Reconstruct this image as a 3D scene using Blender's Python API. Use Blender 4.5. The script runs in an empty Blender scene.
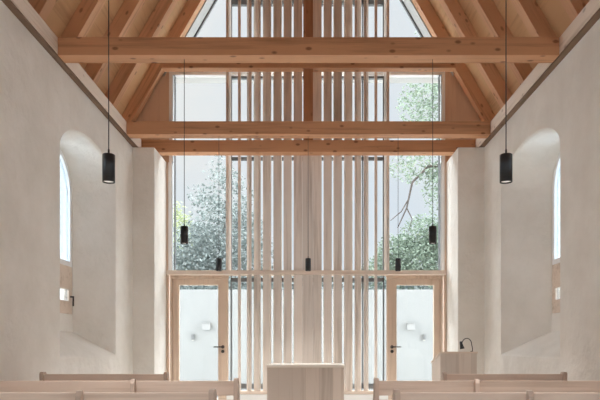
import bpy, bmesh, math, random
from mathutils import Vector, Matrix
random.seed(7)
SC = bpy.context.scene
COL = SC.collection
R = math.radians

# ------------------------------------------------------------------ materials
def new_mat(name):
    m = bpy.data.materials.new(name); m.use_nodes = True
    nt = m.node_tree; b = nt.nodes['Principled BSDF']
    return m, nt, b

def wood(name, col, axis='Z', rot=None, dark=0.72, rough=0.6, knots=0.0, grain=1.0, vary=0.12, planks=None):
    """wood with streaky grain along `axis`, optional knots and plank joints"""
    m, nt, b = new_mat(name); N = nt.nodes; L = nt.links
    tc = N.new('ShaderNodeTexCoord'); oi = N.new('ShaderNodeObjectInfo')
    off = N.new('ShaderNodeVectorMath'); off.operation = 'SCALE'; off.inputs[0].default_value = (7.3, 5.1, 9.7)
    L.new(oi.outputs['Random'], off.inputs['Scale'])
    add = N.new('ShaderNodeVectorMath'); add.operation = 'ADD'
    L.new(tc.outputs['Object'], add.inputs[0]); L.new(off.outputs[0], add.inputs[1])
    src = add.outputs[0]
    if rot is not None:
        mr = N.new('ShaderNodeMapping'); mr.inputs['Rotation'].default_value = rot
        L.new(src, mr.inputs['Vector']); src = mr.outputs[0]
    sc = {'X': (1.2, 26, 26), 'Y': (26, 1.2, 26), 'Z': (26, 26, 1.2)}[axis]
    mp = N.new('ShaderNodeMapping'); mp.inputs['Scale'].default_value = tuple(s*grain for s in sc)
    L.new(src, mp.inputs['Vector'])
    nz = N.new('ShaderNodeTexNoise'); nz.inputs['Scale'].default_value = 1.0; nz.inputs['Detail'].default_value = 5; nz.inputs['Roughness'].default_value = .6
    L.new(mp.outputs[0], nz.inputs['Vector'])
    sc2 = {'X': (.5, 5, 5), 'Y': (5, .5, 5), 'Z': (5, 5, .5)}[axis]
    mp2 = N.new('ShaderNodeMapping'); mp2.inputs['Scale'].default_value = sc2
    L.new(src, mp2.inputs['Vector'])
    nz2 = N.new('ShaderNodeTexNoise'); nz2.inputs['Scale'].default_value = 1.0; nz2.inputs['Detail'].default_value = 2
    L.new(mp2.outputs[0], nz2.inputs['Vector'])
    mixn = N.new('ShaderNodeMath'); mixn.operation = 'ADD'; L.new(nz.outputs[0], mixn.inputs[0]); L.new(nz2.outputs[0], mixn.inputs[1])
    ramp = N.new('ShaderNodeValToRGB')
    ramp.color_ramp.elements[0].position = .72; ramp.color_ramp.elements[1].position = 1.28
    ramp.color_ramp.elements[0].color = (col[0]*dark, col[1]*dark*.96, col[2]*dark*.92, 1)
    ramp.color_ramp.elements[1].color = (min(1, col[0]*1.08), min(1, col[1]*1.08), min(1, col[2]*1.08), 1)
    L.new(mixn.outputs[0], ramp.inputs[0])
    # tone differs a little from piece to piece
    mr2 = N.new('ShaderNodeMapRange'); mr2.inputs['To Min'].default_value = 1-vary; mr2.inputs['To Max'].default_value = 1+vary
    L.new(oi.outputs['Random'], mr2.inputs['Value'])
    hsv = N.new('ShaderNodeHueSaturation'); L.new(ramp.outputs[0], hsv.inputs['Color']); L.new(mr2.outputs[0], hsv.inputs['Value'])
    out = hsv.outputs[0]
    if knots > 0:
        sk = {'X': (5, 9, 9), 'Y': (9, 5, 9), 'Z': (9, 9, 5)}[axis]
        mk = N.new('ShaderNodeMapping'); mk.inputs['Scale'].default_value = sk; L.new(src, mk.inputs['Vector'])
        vo = N.new('ShaderNodeTexVoronoi'); vo.inputs['Scale'].default_value = 1.0; L.new(mk.outputs[0], vo.inputs['Vector'])
        rk = N.new('ShaderNodeMapRange'); rk.inputs['From Min'].default_value = .10; rk.inputs['From Max'].default_value = .2
        rk.inputs['To Min'].default_value = knots; rk.inputs['To Max'].default_value = 0
        L.new(vo.outputs['Distance'], rk.inputs['Value'])
        mx = N.new('ShaderNodeMix'); mx.data_type = 'RGBA'
        L.new(rk.outputs[0], mx.inputs[0]); L.new(out, mx.inputs[6]); mx.inputs[7].default_value = (col[0]*.28, col[1]*.2, col[2]*.16, 1)
        out = mx.outputs[2]
    if planks:
        ax, width = planks
        sx = N.new('ShaderNodeSeparateXYZ'); L.new(tc.outputs['Object'], sx.inputs[0])
        d = N.new('ShaderNodeMath'); d.operation = 'DIVIDE'; d.inputs[1].default_value = width; L.new(sx.outputs[ax], d.inputs[0])
        fr = N.new('ShaderNodeMath'); fr.operation = 'FRACT'; L.new(d.outputs[0], fr.inputs[0])
        lt = N.new('ShaderNodeMath'); lt.operation = 'LESS_THAN'; lt.inputs[1].default_value = .03; L.new(fr.outputs[0], lt.inputs[0])
        fl = N.new('ShaderNodeMath'); fl.operation = 'FLOOR'; L.new(d.outputs[0], fl.inputs[0])
        wn = N.new('ShaderNodeTexWhiteNoise'); wn.noise_dimensions = '1D'; L.new(fl.outputs[0], wn.inputs['W'])
        mv = N.new('ShaderNodeMapRange'); mv.inputs['To Min'].default_value = .86; mv.inputs['To Max'].default_value = 1.1; L.new(wn.outputs[0], mv.inputs['Value'])
        h2 = N.new('ShaderNodeHueSaturation'); L.new(out, h2.inputs['Color']); L.new(mv.outputs[0], h2.inputs['Value'])
        mx = N.new('ShaderNodeMix'); mx.data_type = 'RGBA'; L.new(lt.outputs[0], mx.inputs[0]); L.new(h2.outputs[0], mx.inputs[6])
        mx.inputs[7].default_value = (col[0]*.9, col[1]*.87, col[2]*.85, 1); out = mx.outputs[2]
    L.new(out, b.inputs['Base Color'])
    b.inputs['Roughness'].default_value = rough
    b.inputs['Specular IOR Level'].default_value = .3
    bp = N.new('ShaderNodeBump'); bp.inputs['Strength'].default_value = .12; bp.inputs['Distance'].default_value = .01
    L.new(nz.outputs[0], bp.inputs['Height']); L.new(bp.outputs[0], b.inputs['Normal'])
    return m

def plaster(name, c1, c2):
    m, nt, b = new_mat(name); N = nt.nodes; L = nt.links
    tc = N.new('ShaderNodeTexCoord')
    n1 = N.new('ShaderNodeTexNoise'); n1.inputs['Scale'].default_value = 1.6; n1.inputs['Detail'].default_value = 7; n1.inputs['Roughness'].default_value = .62
    L.new(tc.outputs['Object'], n1.inputs['Vector'])
    rp = N.new('ShaderNodeValToRGB'); rp.color_ramp.elements[0].position = .34; rp.color_ramp.elements[1].position = .66
    rp.color_ramp.elements[0].color = (*c1, 1); rp.color_ramp.elements[1].color = (*c2, 1)
    L.new(n1.outputs[0], rp.inputs[0]); L.new(rp.outputs[0], b.inputs['Base Color'])
    b.inputs['Roughness'].default_value = .9; b.inputs['Specular IOR Level'].default_value = .15
    n2 = N.new('ShaderNodeTexNoise'); n2.inputs['Scale'].default_value = 3.2; n2.inputs['Detail'].default_value = 9; n2.inputs['Roughness'].default_value = .55
    L.new(tc.outputs['Object'], n2.inputs['Vector'])
    bp = N.new('ShaderNodeBump'); bp.inputs['Strength'].default_value = .8; bp.inputs['Distance'].default_value = .05
    L.new(n2.outputs[0], bp.inputs['Height']); L.new(bp.outputs[0], b.inputs['Normal'])
    return m

def plain(name, col, rough=.5, metal=0.0, noise=0.0, nscale=40):
    m, nt, b = new_mat(name); N = nt.nodes; L = nt.links
    b.inputs['Base Color'].default_value = (*col, 1); b.inputs['Roughness'].default_value = rough; b.inputs['Metallic'].default_value = metal
    if noise:
        tc = N.new('ShaderNodeTexCoord'); n1 = N.new('ShaderNodeTexNoise'); n1.inputs['Scale'].default_value = nscale; n1.inputs['Detail'].default_value = 4
        L.new(tc.outputs['Object'], n1.inputs['Vector'])
        rp = N.new('ShaderNodeValToRGB'); rp.color_ramp.elements[0].position = .3; rp.color_ramp.elements[1].position = .7
        rp.color_ramp.elements[0].color = (*[c*(1-noise) for c in col], 1); rp.color_ramp.elements[1].color = (*[min(1, c*(1+noise)) for c in col], 1)
        L.new(n1.outputs[0], rp.inputs[0]); L.new(rp.outputs[0], b.inputs['Base Color'])
    return m

def glass_mat(name, tint=(.97, .985, .98), refl=.06):
    m = bpy.data.materials.new(name); m.use_nodes = True; nt = m.node_tree; N = nt.nodes; L = nt.links
    N.remove(N['Principled BSDF'])
    t = N.new('ShaderNodeBsdfTransparent'); t.inputs[0].default_value = (*tint, 1)
    g = N.new('ShaderNodeBsdfGlossy'); g.inputs['Roughness'].default_value = .02
    lw = N.new('ShaderNodeLayerWeight'); lw.inputs['Blend'].default_value = .5
    pw = N.new('ShaderNodeMath'); pw.operation = 'POWER'; pw.inputs[1].default_value = 5; L.new(lw.outputs['Facing'], pw.inputs[0])
    ma = N.new('ShaderNodeMath'); ma.operation = 'MULTIPLY_ADD'; ma.inputs[1].default_value = .6; ma.inputs[2].default_value = .02; L.new(pw.outputs[0], ma.inputs[0])
    mx = N.new('ShaderNodeMixShader'); L.new(ma.outputs[0], mx.inputs[0]); L.new(t.outputs[0], mx.inputs[1]); L.new(g.outputs[0], mx.inputs[2])
    L.new(mx.outputs[0], N['Material Output'].inputs['Surface'])
    return m

def leaf_mat(name, c1, c2):
    m, nt, b = new_mat(name); N = nt.nodes; L = nt.links
    ge = N.new('ShaderNodeNewGeometry')
    rp = N.new('ShaderNodeValToRGB'); rp.color_ramp.elements[0].color = (*c1, 1); rp.color_ramp.elements[1].color = (*c2, 1)
    L.new(ge.outputs['Random Per Island'], rp.inputs[0]); L.new(rp.outputs[0], b.inputs['Base Color'])
    b.inputs['Roughness'].default_value = .7
    tr = N.new('ShaderNodeBsdfTranslucent'); L.new(rp.outputs[0], tr.inputs[0])
    mx = N.new('ShaderNodeMixShader'); mx.inputs[0].default_value = .25
    L.new(b.outputs[0], mx.inputs[1]); L.new(tr.outputs[0], mx.inputs[2]); L.new(mx.outputs[0], N['Material Output'].inputs['Surface'])
    return m

SPRUCE = (.53, .28, .15)
OAK = (.67, .60, .54)
slopeL = (0, R(60), 0); slopeR = (0, R(-60), 0)
M = dict(
    beam=wood('spruce_beam', SPRUCE, 'X', knots=.75, vary=.04),
    rafter_l=wood('spruce_rafter_a', (.60, .35, .205), 'X', rot=slopeL, knots=.6, vary=.06),
    rafter_r=wood('spruce_rafter_b', (.60, .35, .205), 'X', rot=slopeR, knots=.6, vary=.06),
    deck=wood('roof_boarding', (.56, .345, .185), 'Y', knots=0, vary=0, dark=.85),
    post=wood('spruce_post', (.40, .19, .10), 'Z', knots=.3, vary=0),
    plate=wood('plate_shade_wood', (.20, .125, .08), 'Y', knots=.4, vary=.02),  # dark brown that paints the shade on the wall plate's underside
    board=wood('pale_board', (.74, .64, .55), 'Y', knots=.45, vary=.02, dark=.8),
    panel=wood('gable_boarding', (.64, .46, .33), 'Z', vary=0, dark=.9),
    slat=wood('larch_slat', OAK, 'Z', dark=.8, vary=.08),
    frame=wood('oak_frame', (.64, .50, .395), 'Z', dark=.85, vary=.03),
    rail=wood('oak_rail', (.68, .57, .48), 'X', dark=.85, vary=.03),
    bench=wood('oak_bench', (.71, .585, .50), 'X', dark=.85, vary=.05),
    bench_end=wood('oak_bench_end', (.54, .43, .36), 'Z', dark=.85, vary=.05),
    altar=wood('oak_altar', (.64, .555, .485), 'Z', dark=.88, vary=0, planks=('X', .155)),
    altar_top=wood('pale_altar_top', (.80, .75, .68), 'X', dark=.92, vary=0),
    plaster=plaster('lime_plaster', (.735, .703, .65), (.825, .80, .755)),
    floor=plain('pale_stone_floor', (.68, .655, .62), .6, noise=.08, nscale=3),
    black=plain('black_metal', (.012, .012, .014), .35),
    dark=plain('anthracite_metal', (.13, .135, .14), .45),
    bronze=plain('dark_bronze', (.06, .05, .045), .35, .6),
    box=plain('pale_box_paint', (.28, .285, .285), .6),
    white=plain('white_paint', (.82, .82, .80), .6),
    cream=plain('pale_frame_paint', (.85, .86, .86), .5),
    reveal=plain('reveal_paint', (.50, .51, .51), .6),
    lens=plain('lamp_lens', (.55, .52, .47), .3), lit=plain('lit_lens', (.6, .58, .55), .3),
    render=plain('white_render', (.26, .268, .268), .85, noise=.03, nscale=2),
    ground=plain('pale_gravel', (.62, .61, .58), .9, noise=.12, nscale=20),
    grass=plain('meadow', (.20, .26, .13), .9, noise=.25, nscale=4),
    bark=plain('bark', (.07, .06, .055), .9, noise=.2, nscale=8),
    glass=glass_mat('clear_glass'), grey_glass=glass_mat('greyish_glass', (.70, .76, .80)),
)

_b = M['lit'].node_tree.nodes['Principled BSDF']; _b.inputs['Emission Color'].default_value = (1, .95, .88, 1); _b.inputs['Emission Strength'].default_value = .5

# ------------------------------------------------------------------ mesh building
class MB:
    def __init__(s): s.bm = bmesh.new()
    def box(s, x0, x1, y0, y1, z0, z1, bev=0.0, mat4=None):
        t = bmesh.new()
        bmesh.ops.create_cube(t, size=1)
        for v in t.verts:
            v.co = Vector(((x0+x1)/2 + v.co.x*(x1-x0), (y0+y1)/2 + v.co.y*(y1-y0), (z0+z1)/2 + v.co.z*(z1-z0)))
        if bev > 0:
            bmesh.ops.bevel(t, geom=t.edges[:], offset=bev, segments=2, profile=.7, affect='EDGES')
        s._merge(t, mat4); return s
    def prism(s, pts, axis, a0, a1, bev=0.0, mat4=None):
        """extrude a 2-D outline along axis (0:x -> pts=(y,z); 1:y -> (x,z); 2:z -> (x,y))"""
        t = bmesh.new()
        def P(p, a):
            return {0: (a, p[0], p[1]), 1: (p[0], a, p[1]), 2: (p[0], p[1], a)}[axis]
        v0 = [t.verts.new(P(p, a0)) for p in pts]; v1 = [t.verts.new(P(p, a1)) for p in pts]
        n = len(pts)
        t.faces.new(v0); t.faces.new(v1[::-1])
        for i in range(n): t.faces.new((v0[i], v1[i], v1[(i+1) % n], v0[(i+1) % n]))
        bmesh.ops.recalc_face_normals(t, faces=t.faces[:])
        if bev > 0:
            bmesh.ops.bevel(t, geom=t.edges[:], offset=bev, segments=2, profile=.7, affect='EDGES')
        s._merge(t, mat4); return s
    def lathe(s, prof, seg=28, mat4=None):
        """prof: [(r,z)...] revolved about z"""
        t = bmesh.new(); rings = []
        for r, z in prof:
            if r < 1e-6: rings.append([t.verts.new((0, 0, z))])
            else: rings.append([t.verts.new((r*math.cos(2*math.pi*i/seg), r*math.sin(2*math.pi*i/seg), z)) for i in range(seg)])
        for a, b in zip(rings, rings[1:]):
            if len(a) == 1 and len(b) == 1: continue
            for i in range(seg):
                j = (i+1) % seg
                if len(a) == 1: t.faces.new((a[0], b[i], b[j]))
                elif len(b) == 1: t.faces.new((a[i], b[0], a[j]))
                else: t.faces.new((a[i], b[i], b[j], a[j]))
        bmesh.ops.recalc_face_normals(t, faces=t.faces[:])
        for f in t.faces: f.smooth = True
        s._merge(t, mat4); return s
    def tube(s, pts, radii, seg=8):
        t = bmesh.new(); rings = []
        pts = [Vector(p) for p in pts]
        if not isinstance(radii, (list, tuple)): radii = [radii]*len(pts)
        up = Vector((0.13, .31, .94)).normalized()
        for i, p in enumerate(pts):
            d = (pts[min(i+1, len(pts)-1)] - pts[max(i-1, 0)]).normalized()
            a = d.cross(up)
            if a.length < .05: a = d.cross(Vector((1, 0, 0)))
            a.normalize(); b = d.cross(a)
            rings.append([t.verts.new(p + (a*math.cos(2*math.pi*k/seg) + b*math.sin(2*math.pi*k/seg))*radii[i]) for k in range(seg)])
        for a, b in zip(rings, rings[1:]):
            for i in range(seg):
                j = (i+1) % seg; t.faces.new((a[i], b[i], b[j], a[j]))
        t.faces.new(rings[0][::-1]); t.faces.new(rings[-1])
        bmesh.ops.recalc_face_normals(t, faces=t.faces[:])
        for f in t.faces: f.smooth = True
        s._merge(t); return s
    def _merge(s, t, mat4=None):
        if mat4 is not None: bmesh.ops.transform(t, matrix=mat4, verts=t.verts[:])
        me = bpy.data.meshes.new('tmp'); t.to_mesh(me); t.free(); s.bm.from_mesh(me); bpy.data.meshes.remove(me)
    def build(s, name, mat, parent=None):
        me = bpy.data.meshes.new(name); s.bm.to_mesh(me); s.bm.free()
        me.materials.append(mat)
        o = bpy.data.objects.new(name, me); COL.objects.link(o)
        if parent is not None: o.parent = parent
        return o

def B(*a, **k): return MB().box(*a, **k)
def tag(o, label, cat, group=None):
    o['label'] = label; o['category'] = cat
    if group: o['group'] = group
    return o
def thing(name, loc, label, cat, group=None):
    o = bpy.data.objects.new(name, None); COL.objects.link(o); o.location = loc; o.empty_display_size = .1
    return tag(o, label, cat, group)
def struct(o): o['kind'] = 'structure'; return o
def copy_tree(o, parent=None):
    c = o.copy(); COL.objects.link(c)
    if parent is not None: c.parent = parent
    for ch in [x for x in COL.objects if x.parent == o]: copy_tree(ch, c)
    return c

# ------------------------------------------------------------------ dimensions (metres; camera at x=0 y=0 z=1.1 looking along +y)
CAM = 1.10
HW = 2.53            # half width of the nave at the plaster faces
WT = 3.93            # wall head
Y0, Y1 = -3.5, 9.40  # rear wall, glazing plane
OUT = 3.40           # outer face of side walls
T60 = math.tan(R(60))
AP = 9.223           # z of the rafter soffit line at x = 0
def soffit_z(x): return AP - T60*abs(x)
PL, PR = -2.215, 2.15   # inner faces of the two piers
PF = 8.63               # front face of the piers

# ------------------------------------------------------------------ camera
cd = bpy.data.cameras.new('camera'); cam = bpy.data.objects.new('camera', cd); COL.objects.link(cam)
cam.location = (0, 0, CAM); cam.rotation_euler = (R(90), 0, 0)
cd.sensor_width = 36; cd.lens = 36; cd.sensor_fit = 'HORIZONTAL'
cd.shift_x = -8.5/600; cd.shift_y = 144/600
cd.clip_start = .05; cd.clip_end = 300
SC.camera = cam

# ------------------------------------------------------------------ shell
struct(B(-OUT, OUT, Y0-.3, Y1+.35, -.12, 0).build('floor', M['floor']))

def profile(hw, zb, spring, rise, cy, nside=5, narch=28):
    """closed outline (y,z): from bottom far, up, over the arch, down, same vertex count for every call"""
    p = []
    for i in range(nside): p.append((cy+hw, zb + (spring-zb)*i/nside))
    for i in range(narch+1):
        a = math.pi*i/narch; p.append((cy + hw*math.cos(a), spring + rise*math.sin(a)))
    for i in range(1, nside+1): p.append((cy-hw, spring + (zb-spring)*i/nside))
    return p

NICHES = (6.99, 2.63, -1.73)
WOFF = {-1: .02, 1: -.20}
WX = 2.95            # x of the window plane in the niches
def side_wall(name, sg):
    bm = bmesh.new()
    def V(x, p): return bm.verts.new((sg*x, p[0], p[1]))
    def ring_faces(a, b, smooth=True):
        n = len(a)
        for i in range(n):
            j = (i+1) % n
            f = bm.faces.new((a[i], a[j], b[j], b[i])); f.smooth = smooth
    rect = [(Y0, 0), (Y1+.35, 0), (Y1+.35, WT), (Y0, WT)]
    inner = [V(HW, p) for p in rect]; outer = [V(OUT, p) for p in rect]
    ie = [bm.edges.new((inner[i], inner[(i+1) % 4])) for i in range(4)]
    oe = [bm.edges.new((outer[i], outer[(i+1) % 4])) for i in range(4)]
    for cy in NICHES:
        rings = []
        dh = .045 if sg > 0 else 0; cw = cy + WOFF[sg]; cy -= .03 if sg > 0 else 0
        for x, hw, zb, sp, ri, c_ in ((HW, .885+dh, .95, 3.10, .385, cy), (HW+.012, .870+dh, .968, 3.10, .368, cy), (HW+.035, .860+dh, .98, 3.10, .36, cy),
                                  (WX, .50, 1.25, 2.95, .50, cw), (WX+.004, .50, 1.47, 2.95, .50, cw), (OUT, .50, 1.47, 2.95, .50, cw)):
            rings.append([V(x, p) for p in profile(hw, zb, sp, ri, c_)])
        for i, (a, b) in enumerate(zip(rings, rings[1:])): ring_faces(a, b)
        n = len(rings[0])
        ie += [bm.edges.get((rings[0][i], rings[0][(i+1) % n])) for i in range(n)]
        oe += [bm.edges.get((rings[-1][i], rings[-1][(i+1) % n])) for i in range(n)]
    bmesh.ops.triangle_fill(bm, use_beauty=True, edges=ie)
    bmesh.ops.triangle_fill(bm, use_beauty=True, edges=oe)
    for i in range(4):
        j = (i+1) % 4; bm.faces.new((inner[i], inner[j], outer[j], outer[i]))
    bmesh.ops.recalc_face_normals(bm, faces=bm.faces[:])
    # keep the sill and reveal corners crisp
    for e in bm.edges:
        if len(e.link_faces) == 2 and e.calc_face_angle(0) > R(38): e.smooth = False
    m = MB(); m.bm.free(); m.bm = bm
    return struct(m.build(name, M['plaster']))
side_wall('wall_left', -1); side_wall('wall_right', 1)

# end wall: two plastered piers beside the glazing
e = MB()
e.box(-HW-.02, PL, PF, Y1+.35, 0, WT, bev=.012)
e.box(PR, HW+.02, PF, Y1+.35, 0, WT, bev=.012)
struct(e.build('wall_end', M['plaster']))

# boarded gable above the wall head, with the glazed opening cut out
GL, GR = -2.175, 2.13
zs = 5.40
g = MB()
def gpoly(pts): g.prism(pts, 1, Y1-.02, Y1+.12)
ex = (AP+.35-WT)/T60
gpoly([(-ex, WT), (GL, WT), (GL, AP+.35-T60*abs(GL))])
gpoly([(ex, WT), (GR, AP+.35-T60*abs(GR)), (GR, WT)])
struct(g.build('wall_gable', M['panel']))

# rear wall with a tall window opening, behind the camera
rw = MB()
rw.box(-OUT, -1.7, Y0-.3, Y0, 0, WT); rw.box(1.7, OUT, Y0-.3, Y0, 0, WT); rw.box(-1.7, 1.7, Y0-.3, Y0, 0, .5); rw.box(-1.7, 1.7, Y0-.3, Y0, 3.4, WT)
rw.prism([(-ex-.1, WT), (ex+.1, WT), (0, AP+.3)], 1, Y0-.3, Y0)
struct(rw.build('wall_rear', M['plaster']))

# roof boarding
d0, d1 = .17/math.cos(R(60)), .21/math.cos(R(60))
c = MB()
xo = 3.55
c.prism([(-xo, AP+d0-T60*xo), (0, AP+d0), (0, AP+d1), (-xo, AP+d1-T60*xo)], 1, Y0-.35, Y1+.5)
c.prism([(xo, AP+d0-T60*xo), (xo, AP+d1-T60*xo), (0, AP+d1), (0, AP+d0)], 1, Y0-.35, Y1+.5)
struct(c.build('ceiling', M['deck']))

# ------------------------------------------------------------------ roof timbers
for sg, side in ((-1, 'opposite the lectern'), (1, 'above the lectern')):
    t = thing('wall_plate', (sg*2.63, 3, WT), 'pale timber plate along the wall head on the side %s' % side, 'wall plate', 'timber wall plates')
    B(-.168, .168, Y0-3, 8.845-3, .022, .178, bev=.004).build('plate_beam', M['board'], t)
    o = B(-.16, .16, Y0-3, 8.845-3, .002, .021).build('soffit_shade', M['plate'], t); o['label'] = 'dark brown strip painted as the shade under the plate'  # dark strip stands in for the unlit soffit of the plate

def tie(y, name_label, hw=2.458):
    return tag(B(-hw, hw, y, y+.17, WT+.002, WT+.178, bev=.004).build('tie_beam', M['beam']), name_label, 'beam', 'tie beams')
tie(5.88, 'long timber tie beam nearest the pews, carrying the pendants halfway down the nave')
tie(8.10, 'timber tie beam in the middle, carrying three small pendants before the screen')
tie(8.85, 'timber tie beam resting on both plastered piers, against the slatted screen', 2.53)
zc = 5.175
tag(B(-2.17, 2.17, 8.85, 8.985, zc, zc+.17, bev=.004).build('collar_beam', M['beam']),
    'timber collar beam across the gable between the two upper slat screens', 'beam')
kp = thing('king_post', (-.005, 8.93, WT+.18), 'dark red timber king post in the middle of the gable window', 'post')
B(-.072, .072, -.06, .06, .003, zc-WT-.18-.002, bev=.004).build('lower_post', M['post'], kp)
B(-.072, .072, -.06, .06, zc+.172-WT-.18, AP-WT-.35, bev=.004).build('upper_post', M['post'], kp)

ORD = ['right against the gable wall', 'second from the gable wall', 'third from the gable wall', 'fourth from the gable wall', 'fifth from the gable wall', 'sixth from the gable wall']
cs, sn = math.cos(R(60)), math.sin(R(60))
for sg, side in ((-1, 'roof slope opposite the lectern'), (1, 'roof slope above the lectern')):
    for k in range(6):
        y = 9.34 - .77*k
        x0, x1 = 3.12, .02
        dp = .168
        pts = [(sg*x0, soffit_z(x0)), (sg*x1, soffit_z(x1)), (sg*x1, soffit_z(x1)+dp/cs), (sg*x0, soffit_z(x0)+dp/cs)]
        tag(MB().prism(pts, 1, y-.14, y, bev=.004).build('rafter', M['rafter_l' if sg < 0 else 'rafter_r']),
            'spruce rafter %s, on the %s' % (ORD[k], side), 'rafter', 'rafters')

# ------------------------------------------------------------------ end glazing
w = bpy.data.objects.new('window_1', None); COL.objects.link(w); w['kind'] = 'structure'; w.location = (0, Y1, 0)
MU = 1.285
f = MB()
zt0, zt1 = 2.165, 2.225          # transom over the doors
def fb(x0, x1, z0, z1, y0=-.05, y1=.05): f.box(x0, x1, y0, y1, z0, z1, bev=.004)
fb(PL+.003, PL+.03, 0, WT, -.07, .05); fb(PR-.03, PR-.003, 0, WT, -.07, .05)
fb(-1.285, -1.252, 2.23, zc+.1, -.06, .05); fb(1.218, 1.25, 2.23, zc+.1, -.06, .05)
fb(PL+.05, PR-.05, 2.168, 2.225, -.095, .05)
f.build('window_frame', M['frame'], w)
f = MB()
fb(GL+.0, GL+.055, WT, 5.385); fb(GR-.055, GR, WT, 5.385)
fb(PL+.031, PL+.085, zt1+.002, WT, -.06, .05); fb(PR-.085, PR-.031, zt1+.002, WT, -.06, .05)
fb(GL+.055, GR-.055, 5.295, 5.385)
f.build('pale_frame', M['cream'], w)
f = MB()
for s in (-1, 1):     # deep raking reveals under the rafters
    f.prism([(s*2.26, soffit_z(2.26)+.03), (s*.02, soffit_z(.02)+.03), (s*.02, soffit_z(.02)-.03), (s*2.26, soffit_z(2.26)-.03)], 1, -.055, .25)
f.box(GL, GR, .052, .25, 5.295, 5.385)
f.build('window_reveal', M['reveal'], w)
f = MB()
for s in (-1, 1):
    f.prism([(s*2.2, soffit_z(2.2)-.031), (s*.02, soffit_z(.02)-.031), (s*.02, soffit_z(.02)-.075), (s*2.2, soffit_z(2.2)-.075)], 1, .19, .24)
f.box(GL+.085, GL+.093, -.058, .03, zt1+.002, 5.29); f.box(GR-.093, GR-.085, -.058, .03, zt1+.002, 5.29)
f.build('glazing_bead', M['dark'], w)
f = MB()                           # anthracite casement frames behind the slats
for z0, z1 in ((2.075, 2.135), (.40, .48), (3.985, 4.03), (5.265, 5.295), (6.42, 6.55)):
    f.box(-1.212, 1.178, 0, .06, z0, z1)
for s in (-1, 1):
    f.box(s*1.195-.027, s*1.195-.007, 0, .06, .4, 6.5); f.box(s*.85-.009, s*.85+.009, 0, .06, .4, 6.5)
f.build('casement_frame', M['dark'], w)
B(-1.245, 1.21, -.30, .30, 0, .332).build('window_sill', M['white'], w)
for pts in ([(GL+.05, zt1), (-1.255, zt1), (-1.255, zs), (GL+.05, zs)], [(1.22, zt1), (GR-.05, zt1), (GR-.05, zs), (1.22, zs)],
            [(-1.245, .34), (1.21, .34), (1.21, zs), (-1.245, zs)]):
    MB().prism(pts, 1, .016, .024).build('pane', M['glass'], w)
MB().prism([(-2.16, 5.386), (2.16, 5.386), (0, soffit_z(0)-.05)], 1, .212, .22).build('pane', M['glass'], w)

# doors
def door(name, sg):
    d = bpy.data.objects.new(name, None); COL.objects.link(d); d['kind'] = 'structure'
    xa, xb = (PL+.05, -1.25) if sg < 0 else (PR-.05, 1.216)     # hinge side, lock side
    d.location = ((xa+xb)/2, Y1, 0)
    X = lambda v: v - (xa+xb)/2
    def bb(m, a, b_, y0, y1, z0, z1, bev=.004): m.box(min(X(a), X(b_)), max(X(a), X(b_)), y0, y1, z0, z1, bev=bev)
    i = 1 if sg < 0 else -1          # direction towards the lock side
    m = MB(); bb(m, xa+i*.008, xa+i*.045, -.07, .03, 0, 2.164); bb(m, xa+i*.045, xb, -.07, .03, 2.118, 2.164)
    m.build('door_frame', M['frame'], d)
    m = MB()
    bb(m, xa+i*.055, xa+i*.145, -.05, .02, .01, 2.11); bb(m, xb-i*.158, xb-i*.005, -.05, .02, .01, 2.11)
    bb(m, xa+i*.145, xb-i*.158, -.05, .02, 2.02, 2.11); bb(m, xa+i*.145, xb-i*.158, -.05, .02, .01, .16)
    leaf = m.build('door_leaf', M['frame'], d)
    m = MB(); bb(m, xa+i*.145, xb-i*.158, -.02, -.012, .16, 2.02, 0); m.build('pane', M['glass'], leaf)
    m = MB(); rot = Matrix.Rotation(R(90), 4, 'X')
    hx = X(xb - i*.085)
    m.lathe([(0, 0), (.026, 0), (.026, .012), (0, .012)], 20, Matrix.Translation((hx, -.05, 1.055)) @ rot)
    m.lathe([(0, 0), (.011, 0), (.011, .05), (0, .05)], 14, Matrix.Translation((hx, -.05, 1.055)) @ rot)
    m.box(min(hx+i*.012, hx-i*.135), max(hx+i*.012, hx-i*.135), -.115, -.095, 1.045, 1.065, bev=.006)
    m.build('handle', M['bronze'], leaf)
    m = MB(); m.lathe([(0, 0), (.026, 0), (.026, .012), (.012, .012), (.012, .009), (0, .009)], 20, Matrix.Translation((hx, -.05, .985)) @ rot)
    m.build('lock_rose', M['bronze'], leaf)
door('door_1', -1); door('door_2', 1)

# ------------------------------------------------------------------ slatted timber screens
SY = 9.20
XC = -.013
OFF = [.148, .306, .460, .622, .771, .896, 1.045, 1.212]
WID = [.132, .124, .126, .126, .122, .122, .115, .115]
ANG = [0, 4, 12, 25, 50, 68, 86, 104]
def screen(z0, z1, label, centre, first, last, rails, top=None):
    t = thing('slatted_screen', (XC, SY, z0), label, 'screen', 'slatted timber screens')
    def slat(x, w_, ang, sg, zt):
        m = MB()
        mat = Matrix.Translation((x, 0, 0)) @ Matrix.Rotation(R(ang)*(-1 if sg < 0 else 1), 4, 'Z')
        m.box(-w_/2, w_/2, -.021, .021, .0, zt-z0, bev=.003, mat4=mat)
        m.build('slat', M['slat'], t)
    for sg in (-1, 1):
        for k in range(first, last):
            zt = z1 if top is None else min(z1, top(OFF[k]+.06))
            slat(sg*OFF[k], WID[k], ANG[k], sg, zt)
    if centre: slat(0, .160, 0, 1, z1)
    for (x0, x1, ra, rb, ya, yb) in rails:
        B(x0-XC, x1-XC, ya-SY, yb-SY, ra-z0, rb-z0, bev=.004).build('rail', M['rail'], t)
    return t
screen(.385, 2.158, 'lower slatted screen between the two doors, behind the altar', True, 0, 7,
       [(-1.245, 1.21, .335, .382, 9.12, 9.28)])
screen(2.23, 4.05, 'tall slatted screen above the door heads, under the timber beam on the piers', True, 0, 8,
       [(PL+.05, PR-.05, 2.162, 2.224, 9.14, 9.30)])
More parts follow.
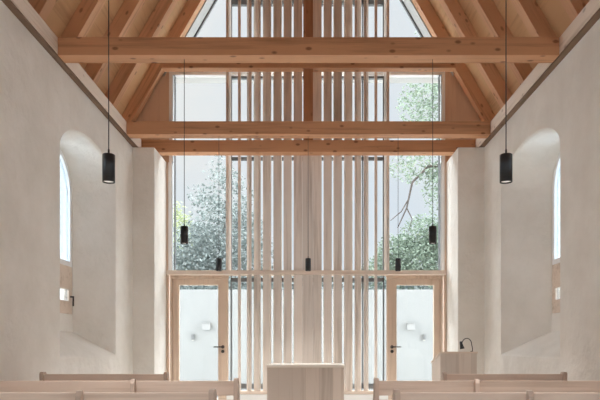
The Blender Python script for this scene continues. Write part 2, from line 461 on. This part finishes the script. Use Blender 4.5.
screen(4.115, 5.36, 'short slatted screen between the pier-borne beam and the collar beam', False, 0, 8, [])
screen(5.365, 9.0, 'topmost slatted screen rising above the collar beam into the gable', False, 0, 8, [], top=lambda x: soffit_z(x)-.06)

# ------------------------------------------------------------------ arched niche windows
def niche_window(name, sg, cy):
    w = bpy.data.objects.new(name, None); COL.objects.link(w); w['kind'] = 'structure'
    X0 = WX + .01
    w.location = (sg*X0, cy, 1.47)
    def arch(hw, zb, sp, ri): return [(y, z-1.47) for y, z in profile(hw, zb, sp, ri, 0, 4, 26)]
    # pale arched frame of the upper light
    bm = bmesh.new()
    o_, i_ = arch(.498, 2.06, 2.95, .498), arch(.44, 2.12, 2.95, .44)
    rings = [[bm.verts.new((sg*x, *p)) for p in pr] for x, pr in ((0, o_), (0, i_), (.06, i_), (.06, o_))]
    n = len(o_)
    for a, b in zip(rings, rings[1:]+rings[:1]):
        for i in range(n):
            j = (i+1) % n; bm.faces.new((a[i], a[j], b[j], b[i]))
    bmesh.ops.recalc_face_normals(bm, faces=bm.faces[:])
    m = MB(); m.bm.free(); m.bm = bm; m.build('arched_frame', M['cream'], w)
    m = MB(); m.prism(arch(.44, 2.12, 2.95, .44), 0, sg*.03, sg*.038); m.build('pane', M['grey_glass'], w)
    # timber lower light with a small pane
    a, b_ = sorted((sg*0, sg*.06))
    m = MB()
    pz0, pz1 = .16, .30
    m.box(a, b_, -.498, .498, .003, pz0, bev=.003); m.box(a, b_, -.498, .498, pz1, .588, bev=.003)
    m.box(a, b_, -.498, -.40, pz0, pz1); m.box(a, b_, .40, .498, pz0, pz1)
    low = m.build('lower_light', M['rail'], w)
    m = MB(); m.box(min(sg*.02, sg*.03), max(sg*.02, sg*.03), -.40, .40, pz0, pz1); m.build('pane', M['grey_glass'], low)
    hs = -.89 if sg > 0 else 0
    m = MB(); a, b_ = sorted((sg*-.045, 0.0)); m.box(a, b_, .437+hs, .455+hs, .205, .225, bev=.004)
    a, b_ = sorted((sg*-.045, sg*-.03)); m.box(a, b_, .436+hs, .456+hs, .10, .225, bev=.004)
    m.build('handle', M['bronze'], low)
n = 2
for cy in NICHES:
    for sg in (-1, 1):
        niche_window('window_%d' % n, sg, cy + WOFF[sg]); n += 1

# ------------------------------------------------------------------ pendants
PH = .172
LAMP_W = 64
def pendant():
    t = thing('pendant_lamp', (0, 0, 2.097), '', 'lamp', 'black pendant lamps')
    b = MB().lathe([(0, PH), (.034, PH), (.038, PH-.004), (.038, .0), (.0345, .0), (.0345, .012)], 32).build('lamp_body', M['black'], t)
    MB().lathe([(0, .014), (.0344, .014), (.0344, .009), (.030, .007), (.012, .006), (0, .006)], 32).build('lamp_lens', M['lit'], b)
    ld = bpy.data.lights.new('downlight', 'SPOT'); ld.energy = LAMP_W; ld.spot_size = R(110); ld.spot_blend = .8; ld.shadow_soft_size = .028; ld.color = (1, .98, .95)
    lo = bpy.data.objects.new('downlight', ld); COL.objects.link(lo); lo.parent = t; lo.location = (0, 0, -.004)
    MB().lathe([(0, PH), (.006, PH), (.006, PH+.03), (0, PH+.03)], 12).build('cable_gland', M['black'], t)
    MB().tube([(0, 0, PH+.02), (0, 0, 1.0), (0, 0, WT-2.097)], .0032, 8).build('cord', M['black'], t)
    return t
p0 = pendant()
spots = [(-1.232, 3.70, 'black pendant lamp hanging nearest the pews, opposite the lectern'),
         (1.218, 3.70, 'black pendant lamp hanging nearest the pews, on the lectern side'),
         (-1.235, 5.965, 'black pendant lamp under the first tie beam, before the window with the conifer'),
         (1.235, 5.965, 'black pendant lamp under the first tie beam, beside the pier behind the lectern'),
         (-1.222, 8.185, 'small black pendant lamp above the door opposite the lectern'),
         (1.222, 8.185, 'small black pendant lamp above the door nearest the lectern'),
         (-.005, 8.185, 'small black pendant lamp hanging over the altar before the closed slats'),
         (-1.225, 1.475, 'added unseen black pendant lamp above the rear of the nave, opposite the lectern'),  # this rear pair is added out of view to light the near pews
         (1.225, 1.475, 'added unseen black pendant lamp above the rear of the nave, on the lectern side')]
for i, (x, y, lab) in enumerate(spots):
    o = p0 if i == 0 else copy_tree(p0)
    o.location = (x, y, 2.097); o['label'] = lab
# the tie beam that carries the two nearest pendants, above the frame
tie(1.39, 'timber tie beam over the rear of the nave, carrying the added rear pendants')
tie(3.615, 'timber tie beam above the pews, carrying the two nearest pendants')

# ------------------------------------------------------------------ pews
def pew(x0, x1, y, supports, label, ztop=.84):
    t = thing('church_pew', ((x0+x1)/2, y, 0), label, 'bench', 'oak church pews')
    c = (x0+x1)/2; a, b = x0-c, x1-c
    tk = .032
    # sloping backrest of two boards, leaning towards the rear
    def lean(z): return .0 + (ztop-z)*.16
    def board(z0, z1, nm):
        pts = [(lean(z0), z0), (lean(z1), z1), (lean(z1)+.024, z1+.0), (lean(z0)+.024, z0)]
        MB().prism(pts, 0, a+tk, b-tk, bev=.004).build(nm, M['bench'], t)
    board(ztop-.105, ztop, 'back_rail'); board(.50, ztop-.135, 'backrest')
    MB().box(a+tk, b-tk, .10, .47, .415, .445, bev=.006).build('seat', M['bench'], t)
    MB().box(a+tk, b-tk, .12, .145, .08, .41, bev=.004).build('kick_board', M['bench'], t)
    for xe in (a, b-tk):
        pts = [(.03, 0), (-.02, ztop+.004), (-.008, ztop+.018), (.045, ztop+.018), (.06, ztop+.002), (.155, .50), (.43, .46), (.46, .42), (.44, 0)]
        MB().prism(pts, 0, xe, xe+tk, bev=.004).build('end_panel', M['bench_end'], t)
    for xs in supports:
        pts = [(.02, .0), (-.045, ztop-.02), (-.03, ztop+.012), (.02, ztop+.012), (lean(.5)+.02, .5), (.40, .41), (.40, 0)]
        q = [(-.035, .30), (-.045, ztop-.015), (-.03, ztop+.015), (-.003, ztop+.015), (lean(.30)-.005, .30)]
        MB().prism(q, 0, xs-c-.014, xs-c+.014, bev=.003).build('support', M['bench_end'], t)
        MB().box(xs-c-.014, xs-c+.014, .15, .42, 0, .413, bev=.003).build('leg', M['bench_end'], t)
XE = 2.46
pew(-XE, -.497, 3.19, [-1.21], 'nearest pew opposite the lectern, its back along the bottom of the photo')
pew(.455, XE, 3.19, [1.17], 'nearest pew on the lectern side, its back along the bottom of the photo')
pew(-XE, -.495, 4.23, [-1.23], 'second pew row, long pew ending beside the aisle before the door, opposite the lectern')
pew(.465, XE, 4.23, [1.18], 'second pew row, long pew ending beside the aisle in front of the lectern')
pew(-2.352, -1.235, 5.26, [], 'short front pew by the wall opposite the lectern', .836)
pew(1.18, 2.262, 5.26, [], 'short front pew directly before the lectern', .836)

# ------------------------------------------------------------------ altar
al = thing('altar', (-.035, 6.9, 0), 'pale oak block altar standing before the slatted screen', 'altar')
B(-.443, .443, .012, .60, .0, .828, bev=.003).build('altar_body', M['altar'], al)
B(-.455, .455, .0, .615, .8285, .858, bev=.004).build('altar_top', M['altar_top'], al)

# ------------------------------------------------------------------ lectern
le = thing('lectern', (1.855, 7.4, 0), 'oak lectern with a sloping top beside the plastered pier', 'lectern')
pts = [(0.012, 0), (0.012, .985), (.53, .845), (.53, 0)]
MB().prism(pts, 0, -.225, .225, bev=.003).build('lectern_body', M['altar'], le)
pts = [(0, .988), (0, 1.006), (.545, .866), (.545, .848)]
MB().prism(pts, 0, -.235, .235, bev=.003).build('lectern_top', M['rail'], le)
ml = thing('reading_lamp', (2.02, 7.43, 1.0), 'small black gooseneck lamp on the lectern top', 'lamp')
arc = []
for i in range(15):
    a = math.pi*.95*i/14
    arc.append((-.06+.06*math.cos(a)-.0, 0, .095+.075*math.sin(a)))
MB().lathe([(0, -.001), (.016, -.001), (.016, .008), (.006, .014), (0, .014)], 16).build('base', M['black'], ml)
MB().tube([(0.012, 0, 0), (.01, 0, .05)] + arc, .0055, 8).build('gooseneck', M['black'], ml)
MB().lathe([(0, .05), (.014, .045), (.020, 0), (.030, -.045), (.026, -.045), (0, -.02)], 18,
           Matrix.Translation((-.125, 0, .085)) @ Matrix.Rotation(R(-12), 4, 'Y')).build('lamp_head', M['black'], ml)

# ------------------------------------------------------------------ outside
struct(B(-30, 30, Y1+.36, 60, -.2, -.06).build('ground_outside', M['ground']))
struct(B(-7, 7, 13.0, 13.22, -.05, 2.28, bev=.01).build('courtyard_wall', M['render']))
for sg, wh in ((-1, 'seen through the door opposite the lectern'), (1, 'seen through the door nearest the lectern')):
    t = thing('wall_light', (sg*2.50, 13.0, 1.19), 'grey outdoor light on the white courtyard wall, ' + wh, 'lamp', 'courtyard wall lights')
    MB().box(-.03, .03, -.05, 0, .0, .12, bev=.012).build('lamp_body', M['dark'], t)
    MB().box(-.022, .022, -.044, -.006, -.014, -.001, bev=.003).build('lamp_lens', M['lens'], t)
    t = thing('wall_box', (sg*2.21, 13.0, 1.40), 'white box on the courtyard wall, ' + wh, 'box', 'courtyard wall boxes')
    MB().box(-.085, .085, -.07, 0, 0, .14, bev=.008).build('box_body', M['box'], t)
    MB().box(-.085, .085, -.085, 0, .141, .155, bev=.004).build('lid', M['box'], t)

def tree(name, base, label, blobs, n, leaf, mat, trunk, group='trees beyond the courtyard wall', branches=()):
    t = thing(name, base, label, 'tree', group)
    vs, fs = [], []
    tot = sum(rx*ry*rz for (_, _, _, rx, ry, rz) in blobs)
    for (bx, by, bz, rx, ry, rz) in blobs:
        for _ in range(int(n*rx*ry*rz/tot)):
            while True:
                p = Vector((random.uniform(-1, 1), random.uniform(-1, 1), random.uniform(-1, 1)))
                if .15 < p.length < 1: break
            p = Vector((bx+p.x*rx, by+p.y*ry, bz+p.z*rz))
            a = Vector((random.gauss(0, 1), random.gauss(0, 1), random.gauss(0, .6))).normalized()
            b = a.cross(Vector((random.gauss(0, 1), random.gauss(0, 1), random.gauss(0, 1)))).normalized()
            l = leaf*random.uniform(.6, 1.3); w_ = l*.5
            i = len(vs)
            vs += [p-a*l*.5, p+b*w_*.5, p+a*l*.5, p-b*w_*.5]; fs.append((i, i+1, i+2, i+3))
    me = bpy.data.meshes.new('foliage'); me.from_pydata([tuple(v) for v in vs], [], fs); me.materials.append(mat)
    o = bpy.data.objects.new('foliage', me); COL.objects.link(o); o.parent = t
    m = MB(); m.tube(trunk[0], trunk[1], 10)
    for br in branches: m.tube(br[0], br[1], 6)
    m.build('trunk', M['bark'], t)
    return t
LG = leaf_mat('grey_green_leaves', (.095, .12, .115), (.25, .285, .275))
LL = leaf_mat('yellow_green_leaves', (.20, .24, .12), (.34, .38, .22))
LF = leaf_mat('fresh_green_leaves', (.105, .145, .105), (.26, .32, .25))

def cone_blobs(h, r, z0, k, jx):
    out = []
    for i in range(k):
        f_ = i/(k-1); rr = r*(1-f_)**.8 + .12
        m_ = max(1, int(8*(1-f_))+2)
        for j in range(m_):
            a = random.uniform(0, 6.28)
            d = rr*.62*(0 if m_ == 1 else 1)
            out.append((d*math.cos(a)+jx*f_, d*math.sin(a), z0+(h-z0)*f_, rr*.55+.08, rr*.55+.08, .30+.22*(1-f_)))
    return out
tree('conifer', (-2.75, 18, -.06), 'grey-green conifer beyond the white wall, seen through the window opposite the lectern',
     cone_blobs(7.1, 2.3, .8, 18, .2), 60000, .12, LG, ([(0, 0, 0), (.1, 0, 3), (.35, 0, 6.6)], [.1, .05, .01]))
tree('bushy_tree', (-5.1, 22, -.06), 'yellow-green tree behind the grey-green conifer',
     [(0, 0, 4.6, 1.0, 1, 1.6), (.3, 0, 5.5, .6, .6, .9), (-.4, 0, 3.2, 1.2, 1, 1.5)], 7000, .12, LL, ([(0, 0, 0), (0, 0, 4.5)], [.14, .05]))
tree('garden_tree', (3.4, 18.5, -.06), 'round green tree beyond the white wall on the lectern side',
     [(0, 0, 3.4, 1.5, 1.2, 1.2), (-.9, 0, 2.9, 1.1, 1, 1.1), (.9, 0, 4.0, .9, .9, 1.0), (.2, .2, 4.5, .8, .8, .7), (-.7, .2, 4.1, .6, .6, .5)], 18000, .11, LF,
     ([(0, 0, 0), (0, 0, 3.4)], [.16, .06]))
tree('tall_tree', (6.2, 16.5, -.06), 'tall tree with overhanging branches seen high in the gable window on the lectern side',
     [(-2.6, 0, 7.8, 1.2, 1, .8), (-2.0, 0, 6.9, .8, .9, .6), (-3.2, .2, 6.05, .8, .7, .42), (-2.2, .1, 5.9, .8, .7, .45), (-2.6, 0, 5.35, .5, .6, .7), (-1.9, .2, 8.6, 1.0, .8, .7), (-.3, 0, 8.0, 1.6, 1.2, 2.0), (-3.1, 0, 9.35, .35, .4, .45), (.3, .2, 6, 1.2, 1, 1.2)],
     17000, .11, LF, ([(0, 0, 0), (0, 0, 4), (-.2, 0, 8.4)], [.22, .17, .06]),
     branches=[([(-.1, 0, 5.4), (-1.5, 0, 6.1), (-2.9, 0, 6.05), (-3.35, 0, 5.6), (-3.5, 0, 4.9), (-3.75, 0, 4.35)], [.09, .06, .04, .032, .026, .012]),
               ([(-3.42, 0, 5.2), (-3.65, 0, 4.8), (-3.95, 0, 4.55)], [.02, .016, .008]), ([(-3.5, 0, 4.9), (-3.35, 0, 4.6), (-3.45, 0, 4.25)], [.02, .014, .008]),
               ([(-.15, 0, 6.2), (-1.5, 0, 7.1), (-2.6, 0, 7.9)], [.08, .05, .02])])
hedge_t = thing('hedge', (0, 14.4, -.06), 'clipped hedge showing just above the white courtyard wall', 'hedge')
vs, fs = [], []
for _ in range(7000):
    p = Vector((random.uniform(-5.5, 5.5), random.uniform(-.3, .3), random.uniform(1.6, 2.75)+.14*random.random()))
    a = Vector((random.gauss(0, 1), random.gauss(0, 1), random.gauss(0, 1))).normalized()
    b = a.cross(Vector((random.gauss(0, 1), random.gauss(0, 1), random.gauss(0, 1)))).normalized()
    i = len(vs); l = .07; vs += [p-a*l, p+b*l*.5, p+a*l, p-b*l*.5]; fs.append((i, i+1, i+2, i+3))
me = bpy.data.meshes.new('foliage'); me.from_pydata([tuple(v) for v in vs], [], fs); me.materials.append(LG)
o = bpy.data.objects.new('foliage', me); COL.objects.link(o); o.parent = hedge_t
B(-5.4, 5.4, -.3, .3, .0, 1.7).build('stems', M['bark'], hedge_t)

# ------------------------------------------------------------------ sky
wd = bpy.data.worlds.new('overcast_sky'); SC.world = wd; wd.use_nodes = True
nt = wd.node_tree; N = nt.nodes; L = nt.links
bg = N['Background']
tc = N.new('ShaderNodeTexCoord'); sx = N.new('ShaderNodeSeparateXYZ'); L.new(tc.outputs['Generated'], sx.inputs[0])
def mrange(src, a, b_, c_, d_):
    q = N.new('ShaderNodeMapRange'); q.interpolation_type = 'SMOOTHSTEP'
    q.inputs['From Min'].default_value = a; q.inputs['From Max'].default_value = b_; q.inputs['To Min'].default_value = c_; q.inputs['To Max'].default_value = d_
    L.new(src, q.inputs['Value']); return q.outputs[0]
SKY_UP, SKY_SIDE, SKY_BACK, SKY_BASE = 16.0, 3.3, 1.15, 0.94
up0 = mrange(sx.outputs['Z'], .52, .72, 0, SKY_UP)
fwd = mrange(sx.outputs['Y'], -.2, .3, .15, 1)
um = N.new('ShaderNodeMath'); um.operation = 'MULTIPLY'; L.new(up0, um.inputs[0]); L.new(fwd, um.inputs[1]); up = um.outputs[0]
ab = N.new('ShaderNodeMath'); ab.operation = 'ABSOLUTE'; L.new(sx.outputs['X'], ab.inputs[0])
side0 = mrange(ab.outputs[0], .5, .85, 0, SKY_SIDE)
sw = mrange(sx.outputs['Y'], .35, -.15, .4, 3.2)
sm = N.new('ShaderNodeMath'); sm.operation = 'MULTIPLY'; L.new(side0, sm.inputs[0]); L.new(sw, sm.inputs[1]); side = sm.outputs[0]
back = mrange(sx.outputs['Y'], 0, -.6, 0, SKY_BACK)
s1 = N.new('ShaderNodeMath'); L.new(up, s1.inputs[0]); L.new(side, s1.inputs[1])
s2 = N.new('ShaderNodeMath'); L.new(s1.outputs[0], s2.inputs[0]); L.new(back, s2.inputs[1])
s3 = N.new('ShaderNodeMath'); L.new(s2.outputs[0], s3.inputs[0]); s3.inputs[1].default_value = SKY_BASE
L.new(s3.outputs[0], bg.inputs['Strength'])
cl = N.new('ShaderNodeTexNoise'); cl.inputs['Scale'].default_value = 2.2; cl.inputs['Detail'].default_value = 5; L.new(tc.outputs['Generated'], cl.inputs['Vector'])
cr = N.new('ShaderNodeValToRGB'); cr.color_ramp.elements[0].position = .35; cr.color_ramp.elements[1].position = .65
cr.color_ramp.elements[0].color = (.80, .88, .98, 1); cr.color_ramp.elements[1].color = (.96, .96, .96, 1)
L.new(cl.outputs[0], cr.inputs[0]); L.new(cr.outputs[0], bg.inputs['Color'])

# ------------------------------------------------------------------ view
vs_ = SC.view_settings
SC.display_settings.display_device = 'sRGB'
vs_.view_transform = 'Standard'; vs_.look = 'None'; vs_.gamma = 1; vs_.exposure = 0; vs_.use_curve_mapping = False
SC.cycles.use_denoising = True
SC.cycles.max_bounces = 14; SC.cycles.diffuse_bounces = 9; SC.cycles.transparent_max_bounces = 24
SC.cycles.sample_clamp_indirect = 6
